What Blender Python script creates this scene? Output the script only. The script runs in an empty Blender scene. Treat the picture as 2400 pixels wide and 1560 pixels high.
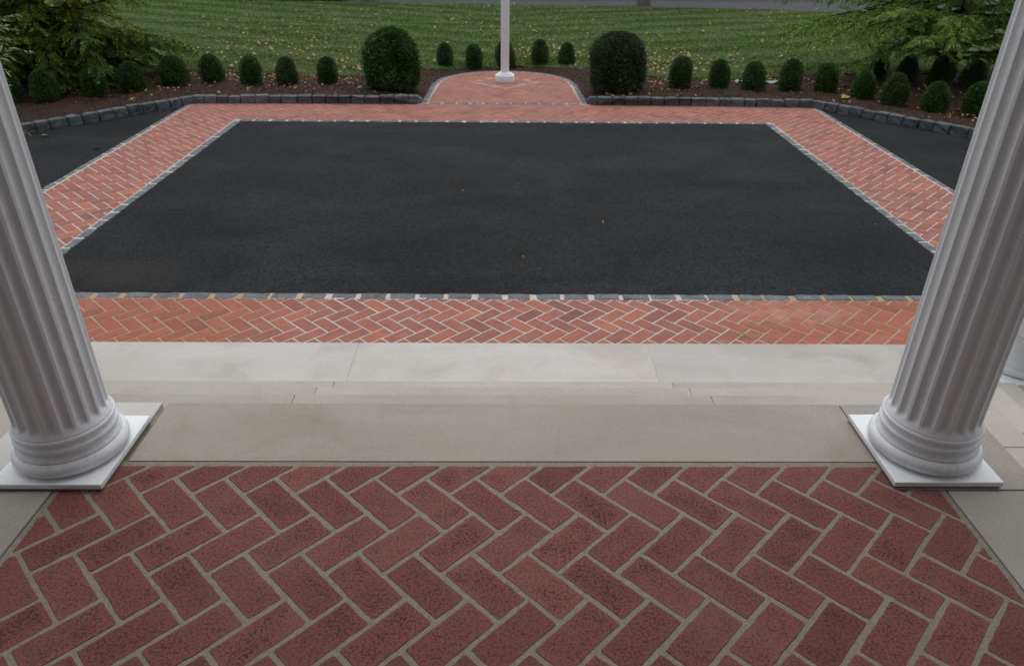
import bpy, bmesh, math, random
import numpy as np
from mathutils import Vector, Matrix
R = math.radians
SC = bpy.context.scene
COL = SC.collection
rng = np.random.default_rng(7)
random.seed(7)

# ------------------------------------------------------------------ camera, sky, sun, exposure
H = 1.5                      # eye above the porch floor (z = 0)
G = -0.825                   # drive level
def cam_axes(th, yaw, roll):
    th, yaw, roll = R(th), R(yaw), R(roll)
    fw = np.array([0, math.cos(th), -math.sin(th)]); up = np.array([0, math.sin(th), math.cos(th)]); r = np.array([1., 0, 0])
    c, s = math.cos(yaw), math.sin(yaw); M = np.array([[c, -s, 0], [s, c, 0], [0, 0, 1]])
    fw, up, r = M @ fw, M @ up, M @ r
    return fw, math.cos(roll)*up - math.sin(roll)*r, math.cos(roll)*r + math.sin(roll)*up
FW, UP, RT = cam_axes(29.3475, -0.739, 0.5577)
cd = bpy.data.cameras.new('camera'); cam = bpy.data.objects.new('camera', cd); COL.objects.link(cam)
cam.matrix_world = Matrix(((RT[0], UP[0], -FW[0], 0), (RT[1], UP[1], -FW[1], 0), (RT[2], UP[2], -FW[2], H), (0, 0, 0, 1)))
cd.sensor_width = 36; cd.lens = 1721.85/2400*36; cd.clip_start = 0.05; cd.clip_end = 2000
cd.dof.use_dof = True; cd.dof.focus_distance = 2.6; cd.dof.aperture_fstop = 5.0
SC.camera = cam

SUN_EL, SUN_AZ = 73, 0       # overcast: a wide weak sun, high in front of the house
w = bpy.data.worlds.new('World'); SC.world = w; w.use_nodes = True
nt = w.node_tree; bg = nt.nodes['Background']
sky = nt.nodes.new('ShaderNodeTexSky'); sky.sky_type = 'NISHITA'; sky.sun_disc = False
sky.sun_elevation = R(SUN_EL); sky.sun_rotation = R(SUN_AZ); sky.dust_density = 2.2; sky.air_density = 1.0; sky.ozone_density = 1
hs = nt.nodes.new('ShaderNodeHueSaturation'); hs.inputs['Saturation'].default_value = 0.28
nt.links.new(sky.outputs[0], hs.inputs['Color']); nt.links.new(hs.outputs[0], bg.inputs['Color'])
bg.inputs['Strength'].default_value = 0.14
sd = bpy.data.lights.new('sun', 'SUN'); sd.energy = 0.9; sd.angle = R(60); sd.color = (1, .97, .93)
sun = bpy.data.objects.new('sun', sd); COL.objects.link(sun)
dirv = Vector((0, -math.cos(R(SUN_EL)), -math.sin(R(SUN_EL))))
sun.rotation_euler = dirv.to_track_quat('-Z', 'Y').to_euler()
SC.view_settings.view_transform = 'Standard'; SC.view_settings.look = 'None'
SC.view_settings.exposure = 0.34; SC.view_settings.gamma = 1; SC.view_settings.use_curve_mapping = False

# ------------------------------------------------------------------ helpers
def tag(o, label=None, cat=None, group=None, kind=None):
    if label: o['label'] = label
    if cat: o['category'] = cat
    if group: o['group'] = group
    if kind: o['kind'] = kind
    return o
def empty(name, loc, rz=0):
    o = bpy.data.objects.new(name, None); COL.objects.link(o); o.location = loc; o.rotation_euler = (0, 0, rz)
    o.empty_display_size = .1
    return o
def link(name, me, mats, parent=None):
    for m in (mats if isinstance(mats, (list, tuple)) else [mats]): me.materials.append(m)
    o = bpy.data.objects.new(name, me); COL.objects.link(o)
    if parent: o.parent = parent
    return o
def pymesh(name, v, f, mats, parent=None, smooth=False, mi=None, attrs=None):
    me = bpy.data.meshes.new(name); me.from_pydata([tuple(map(float, p)) for p in v], [], f)
    if mi is not None: me.polygons.foreach_set('material_index', np.array(mi, dtype=np.int32))
    if smooth: me.polygons.foreach_set('use_smooth', np.ones(len(f), dtype=bool))
    for k, (typ, dat) in (attrs or {}).items():
        at = me.attributes.new(k, typ, 'POINT')
        at.data.foreach_set('color' if typ == 'FLOAT_COLOR' else 'value', np.array(dat, dtype=np.float32).ravel())
    me.update()
    return link(name, me, mats, parent)
def npmesh(name, V, F, mats, parent=None, attrs=None, smooth=False, mi=None):
    """V (n,3), F (m,k) fixed-size faces"""
    V = np.asarray(V, np.float32); F = np.asarray(F, np.int32); m, k = F.shape
    me = bpy.data.meshes.new(name)
    me.vertices.add(len(V)); me.vertices.foreach_set('co', V.ravel())
    me.loops.add(m*k); me.loops.foreach_set('vertex_index', F.ravel())
    me.polygons.add(m); me.polygons.foreach_set('loop_start', np.arange(0, m*k, k, dtype=np.int32))
    if mi is not None: me.polygons.foreach_set('material_index', np.asarray(mi, np.int32))
    if smooth: me.polygons.foreach_set('use_smooth', np.ones(m, dtype=bool))
    for kk, dat in (attrs or {}).items():
        at = me.attributes.new(kk, 'FLOAT', 'POINT'); at.data.foreach_set('value', np.asarray(dat, np.float32))
    me.update(calc_edges=True); me.validate()
    return link(name, me, mats, parent)
def bm_obj(name, bm, mats, parent=None, smooth=False):
    me = bpy.data.meshes.new(name); bm.normal_update(); bm.to_mesh(me); bm.free()
    if smooth: me.polygons.foreach_set('use_smooth', np.ones(len(me.polygons), dtype=bool))
    return link(name, me, mats, parent)
def box(name, x0, x1, y0, y1, z0, z1, mat, parent=None, bev=.006, seg=2, jit=0):
    bm = bmesh.new(); bmesh.ops.create_cube(bm, size=1)
    for v in bm.verts:
        v.co = Vector(((x0+x1)/2 + v.co.x*(x1-x0), (y0+y1)/2 + v.co.y*(y1-y0), (z0+z1)/2 + v.co.z*(z1-z0)))
        if jit: v.co += Vector([random.uniform(-jit, jit) for _ in range(3)])
    if bev: bmesh.ops.bevel(bm, geom=bm.edges[:], offset=bev, segments=seg, affect='EDGES', profile=.6)
    return bm_obj(name, bm, mat, parent)
def lathe(name, prof, mat, parent=None, n=64, smooth=True, cap=True):
    V, F = [], []
    for r_, z_ in prof:
        for k in range(n):
            t = 2*math.pi*k/n; V.append((r_*math.cos(t), r_*math.sin(t), z_))
    for i in range(len(prof)-1):
        for k in range(n):
            F.append((i*n+k, i*n+(k+1) % n, (i+1)*n+(k+1) % n, (i+1)*n+k))
    if cap:
        F.append(tuple(range((len(prof)-1)*n, len(prof)*n))); F.append(tuple(reversed(range(n))))
    return pymesh(name, V, F, mat, parent, smooth)
def tube_np(path, rad, n=7):
    """tapered tube round a polyline -> V, F(quads)"""
    path = np.asarray(path, float); m = len(path); V = []; F = []
    for i in range(m):
        d = path[min(i+1, m-1)] - path[max(i-1, 0)]; d = d/(np.linalg.norm(d)+1e-9)
        a_ = np.cross(d, [0.31, 0.2, .93]); a_ /= np.linalg.norm(a_)+1e-9; b_ = np.cross(d, a_)
        for k in range(n):
            t = 2*math.pi*k/n; V.append(path[i] + rad[i]*(math.cos(t)*a_ + math.sin(t)*b_))
    for i in range(m-1):
        for k in range(n): F.append((i*n+k, i*n+(k+1) % n, (i+1)*n+(k+1) % n, (i+1)*n+k))
    return np.array(V), np.array(F)
def merge(parts):
    V = []; F = []; o = 0
    for v, f in parts: V.append(v); F.append(np.asarray(f)+o); o += len(v)
    return np.concatenate(V), np.concatenate(F)

# ------------------------------------------------------------------ materials
class Mat:
    def __init__(s, name, rough=.8, spec=.3):
        s.m = bpy.data.materials.new(name); s.m.use_nodes = True; s.t = s.m.node_tree; s.N = s.t.nodes; s.L = s.t.links
        s.b = s.N['Principled BSDF']; s.b.inputs['Roughness'].default_value = rough; s.b.inputs['Specular IOR Level'].default_value = spec
        s.tc = s.N.new('ShaderNodeTexCoord')
        s.pos = s.N.new('ShaderNodeNewGeometry').outputs['Position']
    def coord(s, scale=(1, 1, 1), obj=False, rot=0):
        mp = s.N.new('ShaderNodeMapping'); mp.inputs['Scale'].default_value = scale; mp.inputs['Rotation'].default_value = (0, 0, rot)
        s.L.new(s.tc.outputs['Object'] if obj else s.pos, mp.inputs['Vector']); return mp.outputs[0]
    def noise(s, scale, detail=4, rough=.55, vec=None, dist=0):
        n = s.N.new('ShaderNodeTexNoise'); n.inputs['Scale'].default_value = scale; n.inputs['Detail'].default_value = detail
        n.inputs['Roughness'].default_value = rough; n.inputs['Distortion'].default_value = dist
        s.L.new(vec if vec else s.pos, n.inputs['Vector']); return n.outputs['Fac']
    def ramp(s, fac, stops):
        r_ = s.N.new('ShaderNodeValToRGB'); e = r_.color_ramp.elements
        while len(e) < len(stops): e.new(.5)
        for i, (p, c) in enumerate(stops):
            e[i].position = p; e[i].color = (*c, 1) if not isinstance(c, (int, float)) else (c, c, c, 1)
        s.L.new(fac, r_.inputs[0]); return r_.outputs[0]
    def mix(s, fac, a_, b_, mode='MIX'):
        m = s.N.new('ShaderNodeMix'); m.data_type = 'RGBA'; m.blend_type = mode
        for v, k in ((fac, 0), (a_, 6), (b_, 7)):
            if isinstance(v, (int, float)): m.inputs[k].default_value = v if k == 0 else (v, v, v, 1)
            elif isinstance(v, tuple): m.inputs[k].default_value = (*v, 1)
            else: s.L.new(v, m.inputs[k])
        return m.outputs[2]
    def math(s, op, a_, b_=0., clamp=False):
        m = s.N.new('ShaderNodeMath'); m.operation = op; m.use_clamp = clamp
        for i, v in enumerate((a_, b_)):
            if isinstance(v, (int, float)): m.inputs[i].default_value = v
            else: s.L.new(v, m.inputs[i])
        return m.outputs[0]
    def attr(s, name):
        n = s.N.new('ShaderNodeAttribute'); n.attribute_name = name; return n
    def sep(s, vec):
        n = s.N.new('ShaderNodeSeparateXYZ'); s.L.new(vec, n.inputs[0]); return n.outputs
    def base(s, c):
        if isinstance(c, tuple): s.b.inputs['Base Color'].default_value = (*c, 1)
        else: s.L.new(c, s.b.inputs['Base Color'])
        return s
    def bump(s, h, strength=.3, dist=.01):
        n = s.N.new('ShaderNodeBump'); n.inputs['Strength'].default_value = strength; n.inputs['Distance'].default_value = dist
        s.L.new(h, n.inputs['Height']); s.L.new(n.outputs[0], s.b.inputs['Normal']); return s
    def rough(s, f): s.L.new(f, s.b.inputs['Roughness']); return s
M = {}
def fin(k, mt): M[k] = mt.m

# porch bricks: dark red, each flashed darker and speckled in the middle
m = Mat('porch_brick', .8, .25)
bc = m.attr('bc'); xr = m.sep(bc.outputs['Color'])
body = m.ramp(xr[0], [(0, (.178, .060, .051)), (.4, (.207, .070, .058)), (.7, (.228, .079, .064)), (1, (.250, .090, .068))])
mot = m.noise(9, 5, .6); spk = m.noise(135, 4, .8, m.coord((1, 1, 1)))
core = m.math('MULTIPLY', m.ramp(xr[1], [(.1, 0.), (.75, 1.)]), m.ramp(mot, [(.36, 0.), (.66, 1.)]))
core = m.math('MULTIPLY', core, m.math('ADD', m.math('MULTIPLY', xr[2], .6), .35), True)
c1 = m.mix(m.math('MULTIPLY', core, .5), body, (.082, .039, .038))
pits = m.math('MULTIPLY', m.ramp(spk, [(.49, 0.), (.56, 1.)]), m.math('ADD', m.math('MULTIPLY', core, .65), .58))
c2 = m.mix(m.math('MULTIPLY', pits, .9), c1, (.022, .012, .012))
pal = m.noise(2.6, 4, .6)
c3 = m.mix(m.math('MULTIPLY', m.ramp(pal, [(.5, 0.), (.72, 1.)]), .22), c2, (.30, .17, .15))
fl = m.noise(330, 2, .5)
c4 = m.mix(m.ramp(fl, [(.72, 0.), (.78, .45)]), c3, (.36, .24, .2))
m.base(c4).bump(m.math('ADD', m.noise(220, 4, .7), m.math('MULTIPLY', pits, -.6)), .35, .002); fin('brickA', m)

# drive bricks: orange red, cleaner
m = Mat('path_brick', .75, .3)
bc = m.attr('bc'); xr = m.sep(bc.outputs['Color'])
body = m.ramp(xr[0], [(0, (.195, .078, .063)), (.3, (.275, .102, .077)), (.65, (.335, .119, .083)), (1, (.41, .140, .087))])
px = m.sep(m.pos)
side = m.ramp(m.math('ABSOLUTE', px[0]), [(.0, 0.), (.22, 0.), (.32, 1.), (1, 1.)])   # x/1: ramp clamps at 1 m
sidex = m.math('MULTIPLY', m.math('SUBTRACT', m.math('ABSOLUTE', m.math('ADD', px[0], m.math('MULTIPLY', m.math('SUBTRACT', m.noise(3, 3), .5), 1.2))), 1.25), 1.6, True)
front = m.math('LESS_THAN', px[1], 4.7)
wet = m.math('MULTIPLY', sidex, front)
c1 = m.mix(m.math('MULTIPLY', wet, .45), body, (.32, .088, .040))
mot = m.noise(14, 5, .6)
c1 = m.mix(m.ramp(mot, [(.4, 0.), (.75, .45)]), c1, (.16, .06, .05))
spk = m.noise(150, 3, .7)
c1 = m.mix(m.ramp(spk, [(.57, 0.), (.66, .5)]), c1, (.07, .03, .025))
# pale mineral bloom on the right and in the far band
dx = m.math('DIVIDE', m.math('SUBTRACT', px[0], 1.95), .55); dy = m.math('DIVIDE', m.math('SUBTRACT', px[1], 4.42), .25)
rr = m.math('ADD', m.math('MULTIPLY', dx, dx), m.math('MULTIPLY', dy, dy))
bl = m.math('MULTIPLY', m.math('SUBTRACT', 1., rr, True), m.ramp(m.noise(5, 5, .65), [(.38, 0.), (.6, 1.)]))
c1 = m.mix(m.math('MULTIPLY', bl, .38), c1, (.55, .33, .29))
qx = m.math('ABSOLUTE', px[0]); qy = m.math('ABSOLUTE', m.math('SUBTRACT', px[1], 12.55)); sq = m.math('ADD', qx, qy)
ring_ = m.math('MULTIPLY', m.math('LESS_THAN', m.math('ABSOLUTE', m.math('SUBTRACT', sq, .52)), .09), m.ramp(m.noise(6, 3), [(.42, 0.), (.55, 1.)]))
c1 = m.mix(m.math('MULTIPLY', ring_, .5), c1, (.55, .42, .38))
swirl = m.noise(3.2, 6, .7, dist=2.5)
c1 = m.mix(m.ramp(swirl, [(.55, 0.), (.75, .28)]), c1, (.50, .28, .23))
m.base(c1).bump(m.noise(170, 4, .7), .25, .002); fin('brickB', m)

m = Mat('porch_mortar', .95, .1)
c = m.ramp(m.noise(70, 4, .7), [(.3, (0.2172, 0.1934, 0.1526)), (.55, (0.2896, 0.2591, 0.2065)), (.8, (0.3529, 0.3153, 0.2542))])
c = m.mix(m.ramp(m.noise(420, 2, .6), [(.58, 0.), (.7, .7)]), c, (.06, .055, .047))
c = m.mix(m.ramp(m.noise(300, 2, .6, m.coord((1.3, 1, 1))), [(.68, 0.), (.74, .8)]), c, (.42, .4, .36))
m.base(c).bump(m.noise(260, 4, .7), .8, .004); fin('mortarA', m)

m = Mat('path_mortar', .95, .1)
px = m.sep(m.pos)
c = m.ramp(m.noise(40, 4, .6), [(.3, (.40, .365, .33)), (.7, (.56, .52, .475))])
sidex = m.math('MULTIPLY', m.math('SUBTRACT', m.math('ABSOLUTE', m.math('ADD', px[0], m.math('MULTIPLY', m.math('SUBTRACT', m.noise(3, 3), .5), 1.2))), 1.2), 1.6, True)
wet = m.math('MULTIPLY', sidex, m.math('LESS_THAN', px[1], 4.7))
c = m.mix(m.math('MULTIPLY', wet, .9), c, (.34, .25, .155))
far = m.math('GREATER_THAN', px[1], 9.85)
c = m.mix(m.math('MULTIPLY', far, .6), c, (.42, .3, .25))
m.base(c).bump(m.noise(200, 3, .6), .4, .002); fin('mortarB', m)

m = Mat('asphalt', .85, .14)
big = m.noise(1.1, 6, .6, m.coord((.8, 1.2, 1)), .3)
c = m.ramp(big, [(.36, (0.0099, 0.0114, 0.0123)), (.5, (0.0136, 0.0156, 0.0166)), (.64, (0.0198, 0.0221, 0.0228))])
def scale(c, f):
    n = m.N.new('ShaderNodeVectorMath'); n.operation = 'SCALE'; m.L.new(c, n.inputs[0]); m.L.new(f, n.inputs['Scale']); return n.outputs[0]
c = scale(c, m.math('ADD', m.math('MULTIPLY', m.noise(120, 3, .8), 4.2), -1.1, False))
c = scale(c, m.math('ADD', m.math('MULTIPLY', m.noise(38, 4, .85, m.coord((1, 1.1, 1))), 5.2), -1.6, False))
c = m.mix(m.ramp(m.noise(85, 3, .7, m.coord((1, 1.07, 1))), [(.60, 0.), (.68, .45)]), c, (.075, .08, .083))
px = m.sep(m.pos)
dx = m.math('DIVIDE', m.math('ADD', px[0], 3.1), .75); dy = m.math('DIVIDE', m.math('SUBTRACT', px[1], 4.95), .33)
rr = m.math('ADD', m.math('MULTIPLY', dx, dx), m.math('MULTIPLY', dy, dy))
st = m.math('MULTIPLY', m.math('SUBTRACT', 1.2, rr, True), m.ramp(m.noise(2.2, 4), [(.35, .2), (.55, 1.)]))
c = m.mix(m.math('MULTIPLY', st, .5), c, (.040, .032, .032))
m.base(c).bump(m.noise(130, 4, .8), .7, .006); fin('asphalt', m)

m = Mat('road_asphalt', .95, .05)
m.base(m.ramp(m.noise(3, 6, .7), [(.3, (.060, .063, .070)), (.7, (.090, .093, .10))])).bump(m.noise(60, 3, .7), .4, .006); fin('road', m)

def stone(key, lo, hi, stain, stn=.5, warm=(.36, .27, .2), grain=.25):
    m = Mat(key, .85, .25)
    oi = m.N.new('ShaderNodeObjectInfo')
    vec = m.N.new('ShaderNodeVectorMath'); vec.operation = 'ADD'; m.L.new(m.pos, vec.inputs[0])
    rv = m.N.new('ShaderNodeVectorMath'); rv.operation = 'SCALE'; rv.inputs[0].default_value = (17, 9, 5); m.L.new(oi.outputs['Random'], rv.inputs['Scale'])
    m.L.new(rv.outputs[0], vec.inputs[1]); p = vec.outputs[0]
    mp = m.N.new('ShaderNodeMapping'); mp.inputs['Scale'].default_value = (.7, 2.0, 2); m.L.new(p, mp.inputs['Vector'])
    c = m.ramp(m.noise(1.6, 6, .6, mp.outputs[0], .6), [(.3, lo), (.7, hi)])
    c = m.mix(m.ramp(m.noise(2.1, 6, .68, p, .8), [(.50, 0.), (.72, stn)]), c, stain)
    c = m.mix(m.ramp(m.noise(1.3, 4, .6, p, 1.), [(.55, 0.), (.75, .35)]), c, warm)
    c = m.mix(m.ramp(m.noise(230, 3, .7), [(.38, grain), (.52, 0.)]), c, tuple(x*.35 for x in lo))
    c = m.mix(m.ramp(m.noise(190, 2, .7), [(.62, 0.), (.72, grain*1.3)]), c, tuple(min(.8, x*1.6) for x in hi))
    c = m.mix(m.ramp(m.noise(7, 4, .55, p, 6.), [(.492, 0.), (.5, .35), (.508, 0.)]), c, tuple(min(.8, x*1.25) for x in hi))
    c = m.mix(m.ramp(m.noise(26, 3, .5, p, 3.), [(.70, 0.), (.76, .3)]), c, tuple(min(.8, x*1.35) for x in hi))
    t = m.N.new('ShaderNodeMath'); t.operation = 'MULTIPLY_ADD'; m.L.new(oi.outputs['Random'], t.inputs[0]); t.inputs[1].default_value = .16; t.inputs[2].default_value = .92
    hsv = m.N.new('ShaderNodeHueSaturation'); m.L.new(t.outputs[0], hsv.inputs['Value']); m.L.new(c, hsv.inputs['Color'])
    m.base(hsv.outputs[0]).bump(m.noise(180, 5, .7), .25, .002); fin(key, m)
stone('coping_stone', (0.3023, 0.2771, 0.2418), (0.3627, 0.3367, 0.2995), (.25, .21, .17), .6, (.39, .285, .215), .35)
stone('tread_stone', (.37, .345, .305), (.445, .42, .38), (.30, .275, .235), .55, (.35, .345, .305), .3)
stone('landing_stone', (0.4235, 0.4026, 0.3740), (0.5115, 0.4873, 0.4598), (.31, .272, .235), .45, (.36, .295, .25), .2)
stone('white_stone', (.46, .45, .43), (.53, .52, .5), (.36, .34, .3), .4, (.4, .38, .33), .2)

m = Mat('white_paint', .42, .4)
p = m.coord((1, 1, 1), True)
c = m.ramp(m.noise(3, 5, .6, m.coord((2, 2, .5), True)), [(.3, (.77, .795, .815)), (.7, (.83, .855, .875))])
c = m.mix(m.ramp(m.noise(60, 3, .6, p), [(.70, 0.), (.76, .55)]), c, (.30, .27, .23))
c = m.mix(m.ramp(m.noise(7, 6, .7, p), [(.58, 0.), (.8, .3)]), c, (.48, .45, .42))
pz = m.sep(m.tc.outputs['Object'])
low = m.math('MULTIPLY', m.math('SUBTRACT', .42, pz[2], True), 2.2, True)
c = m.mix(m.math('MULTIPLY', m.math('MULTIPLY', low, m.ramp(m.noise(11, 6, .75, m.coord((2, 2, .35), True)), [(.48, 0.), (.7, 1.)])), .4), c, (.33, .30, .27))
m.base(c).bump(m.noise(45, 4, .6, p), .12, .004); fin('paint', m)
m = Mat('plinth_paint', .5, .35)
c = m.ramp(m.noise(9, 5, .6), [(.3, (.74, .76, .78)), (.7, (.82, .84, .86))])
c = m.mix(m.ramp(m.noise(55, 3, .6), [(.64, 0.), (.74, .5)]), c, (.36, .34, .30))
m.base(c).bump(m.noise(60, 4, .6), .15, .003); fin('plinth', m)
m = Mat('pole_paint', .35, .45)
m.base(m.ramp(m.noise(2, 4, .6, m.coord((3, 3, .6), True)), [(.3, (.82, .83, .86)), (.7, (.88, .89, .92))])).bump(m.noise(30, 3), .03, .002); fin('pole', m)

def granite(key, lo, hi):
    m = Mat(key, .8, .35)
    oi = m.N.new('ShaderNodeObjectInfo')
    c = m.ramp(m.noise(7, 6, .7, dist=.6), [(.32, lo), (.7, hi)])
    c = m.mix(m.ramp(m.noise(160, 2, .7), [(.4, .6), (.52, 0.)]), c, (.02, .022, .026))
    c = m.mix(m.ramp(m.noise(120, 2, .7), [(.63, 0.), (.7, .6)]), c, (.28, .3, .31))
    t = m.N.new('ShaderNodeMath'); t.operation = 'MULTIPLY_ADD'; m.L.new(oi.outputs['Random'], t.inputs[0]); t.inputs[1].default_value = .5; t.inputs[2].default_value = .75
    hsv = m.N.new('ShaderNodeHueSaturation'); m.L.new(t.outputs[0], hsv.inputs['Value']); m.L.new(c, hsv.inputs['Color'])
    m.base(hsv.outputs[0]).bump(m.noise(28, 6, .7), .6, .012); fin(key, m)
granite('kerb_granite', (0.0672, 0.0784, 0.0840), (0.1568, 0.1764, 0.1848))
granite('edge_granite', (.085, .10, .107), (.18, .205, .215))

m = Mat('mulch', .95, .1)
c = m.ramp(m.noise(38, 5, .75), [(.3, (.018, .0115, .0085)), (.5, (.056, .035, .026)), (.72, (.115, .075, .055))])
c = m.mix(m.ramp(m.noise(1.5, 4), [(.4, 0.), (.7, .4)]), c, (.06, .038, .028))
m.base(c).bump(m.noise(45, 5, .8), 1., .03); fin('mulch', m)
m = Mat('mulch_chip', .9, .15)
m.base(m.ramp(m.attr('v').outputs['Fac'], [(0, (.016, .011, .009)), (.6, (.065, .042, .033)), (.9, (.13, .09, .07)), (1, (.19, .14, .115))])); fin('chip', m)

m = Mat('lawn_soil', .95, .1)
str1 = m.noise(1.0, 4, .6, m.coord((.18, 1.6, 1), rot=R(-12)))  # mowing sheen painted into the ground colour as stretched streaks
c = m.ramp(str1, [(.3, (0.042, 0.081, 0.016)), (.7, (0.098, 0.143, 0.047))])
c = m.mix(m.ramp(m.noise(40, 4, .7), [(.4, 0.), (.7, .5)]), c, (.075, .095, .04))
m.base(c).bump(m.noise(60, 4, .8), .8, .03); fin('soil', m)
m = Mat('grass', .6, .3)
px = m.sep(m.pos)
# mown-stripe sheen painted as dark and light blade colour, broken up by noise
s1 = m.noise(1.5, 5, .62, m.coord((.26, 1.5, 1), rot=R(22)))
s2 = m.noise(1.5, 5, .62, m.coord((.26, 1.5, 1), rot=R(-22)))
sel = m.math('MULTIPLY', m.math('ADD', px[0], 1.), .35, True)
def sheen_bands(rot, nz):
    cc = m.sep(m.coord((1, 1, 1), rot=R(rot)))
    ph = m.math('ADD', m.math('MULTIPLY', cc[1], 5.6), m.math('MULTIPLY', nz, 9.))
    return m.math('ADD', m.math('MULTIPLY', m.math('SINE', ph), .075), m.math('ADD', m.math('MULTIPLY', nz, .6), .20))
st = m.mix(sel, sheen_bands(30, s1), sheen_bands(-24, s2))
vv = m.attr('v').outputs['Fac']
dark_stripe = m.ramp(vv, [(0, (0.0452, 0.1056, 0.0101)), (.5, (0.0868, 0.1719, 0.0202)), (.85, (0.1471, 0.2415, 0.0495)), (1, (0.3011, 0.2775, 0.1317))])
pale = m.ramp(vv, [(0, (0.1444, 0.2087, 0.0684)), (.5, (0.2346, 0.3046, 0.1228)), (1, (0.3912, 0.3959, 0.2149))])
m.base(m.mix(m.ramp(st, [(.42, 0.), (.58, 1.)]), dark_stripe, pale)); fin('grass', m)

def leafmat(key, stops, rough=.55, trans=.25, spec=.3):
    m = Mat(key, rough, spec)
    c = m.ramp(m.attr('v').outputs['Fac'], stops); m.base(c)
    tr = m.N.new('ShaderNodeBsdfTranslucent'); m.L.new(c, tr.inputs['Color'])
    mx = m.N.new('ShaderNodeMixShader'); mx.inputs[0].default_value = trans
    m.L.new(m.b.outputs[0], mx.inputs[1]); m.L.new(tr.outputs[0], mx.inputs[2])
    m.L.new(mx.outputs[0], m.N['Material Output'].inputs['Surface']); fin(key, m)
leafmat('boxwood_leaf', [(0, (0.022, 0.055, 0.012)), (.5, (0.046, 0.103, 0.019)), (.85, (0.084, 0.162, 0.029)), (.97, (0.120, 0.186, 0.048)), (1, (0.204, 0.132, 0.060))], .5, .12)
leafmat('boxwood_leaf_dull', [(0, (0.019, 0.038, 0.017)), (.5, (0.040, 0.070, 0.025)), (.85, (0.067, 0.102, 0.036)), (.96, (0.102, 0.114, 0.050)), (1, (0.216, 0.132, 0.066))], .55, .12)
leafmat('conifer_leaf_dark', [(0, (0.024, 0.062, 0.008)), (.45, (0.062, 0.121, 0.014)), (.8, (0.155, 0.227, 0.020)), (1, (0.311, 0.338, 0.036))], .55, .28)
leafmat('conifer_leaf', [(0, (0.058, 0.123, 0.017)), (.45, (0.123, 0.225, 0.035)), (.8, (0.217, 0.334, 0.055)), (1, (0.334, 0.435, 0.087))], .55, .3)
leafmat('sprig_leaf', [(0, (.09, .14, .06)), (.5, (.18, .25, .07)), (1, (.32, .38, .20))], .5, .3)
leafmat('dead_leaf', [(0, (.07, .03, .016)), (.3, (.20, .095, .045)), (.55, (.38, .21, .105)), (.8, (.50, .34, .20)), (.93, (.50, .36, .10)), (1, (.20, .24, .07))], .7, .15)
m = Mat('bark', .9, .15)
m.base(m.ramp(m.noise(14, 5, .7, m.coord((2, 2, .4))), [(.3, (.018, .012, .009)), (.7, (.055, .04, .031))])).bump(m.noise(30, 4), .6, .01); fin('bark', m)
m = Mat('grey_bark', .9, .15)
m.base(m.ramp(m.noise(12, 5, .7, m.coord((2, 2, .5))), [(.3, (.10, .088, .078)), (.7, (.22, .2, .185))])).bump(m.noise(30, 4), .7, .02); fin('greybark', m)
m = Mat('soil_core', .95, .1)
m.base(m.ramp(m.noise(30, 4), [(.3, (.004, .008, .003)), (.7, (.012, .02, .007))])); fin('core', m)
m = Mat('terracotta', .85, .2)
m.base(m.ramp(m.noise(8, 5), [(.3, (.09, .06, .045)), (.7, (.17, .115, .085))])); fin('terra', m)
m = Mat('pale_sheet', .45, .4); m.base(m.ramp(m.noise(12, 4), [(.3, (.16, .235, .24)), (.7, (.25, .34, .345))])); fin('sheet', m)
def flat(key, c, rough=.5, spec=.4, metal=0):
    m = Mat(key, rough, spec); m.b.inputs['Metallic'].default_value = metal
    m.base(m.mix(m.ramp(m.noise(9, 4), [(.3, 0.), (.7, .25)]), c, tuple(x*.8 for x in c))); fin(key, m)
flat('car_paint', (.012, .013, .016), .25, .6); flat('glass', (.01, .012, .014), .08, .7); flat('tyre', (.012, .012, .012), .9, .2)
flat('rim', (.25, .25, .26), .35, .5, .8); flat('lamp', (.6, .6, .6), .15, .6); flat('tail', (.18, .01, .01), .2, .6)
flat('wall_paint', (.26, .235, .22), .85, .2); flat('ceiling_paint', (.45, .45, .44), .8, .2); flat('concrete', (.30, .29, .275), .9, .2)
flat('field', (.03, .05, .015), .95, .1); flat('door_paint', (.05, .012, .012), .5, .4); flat('metal', (.5, .42, .2), .35, .5, .9)

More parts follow.
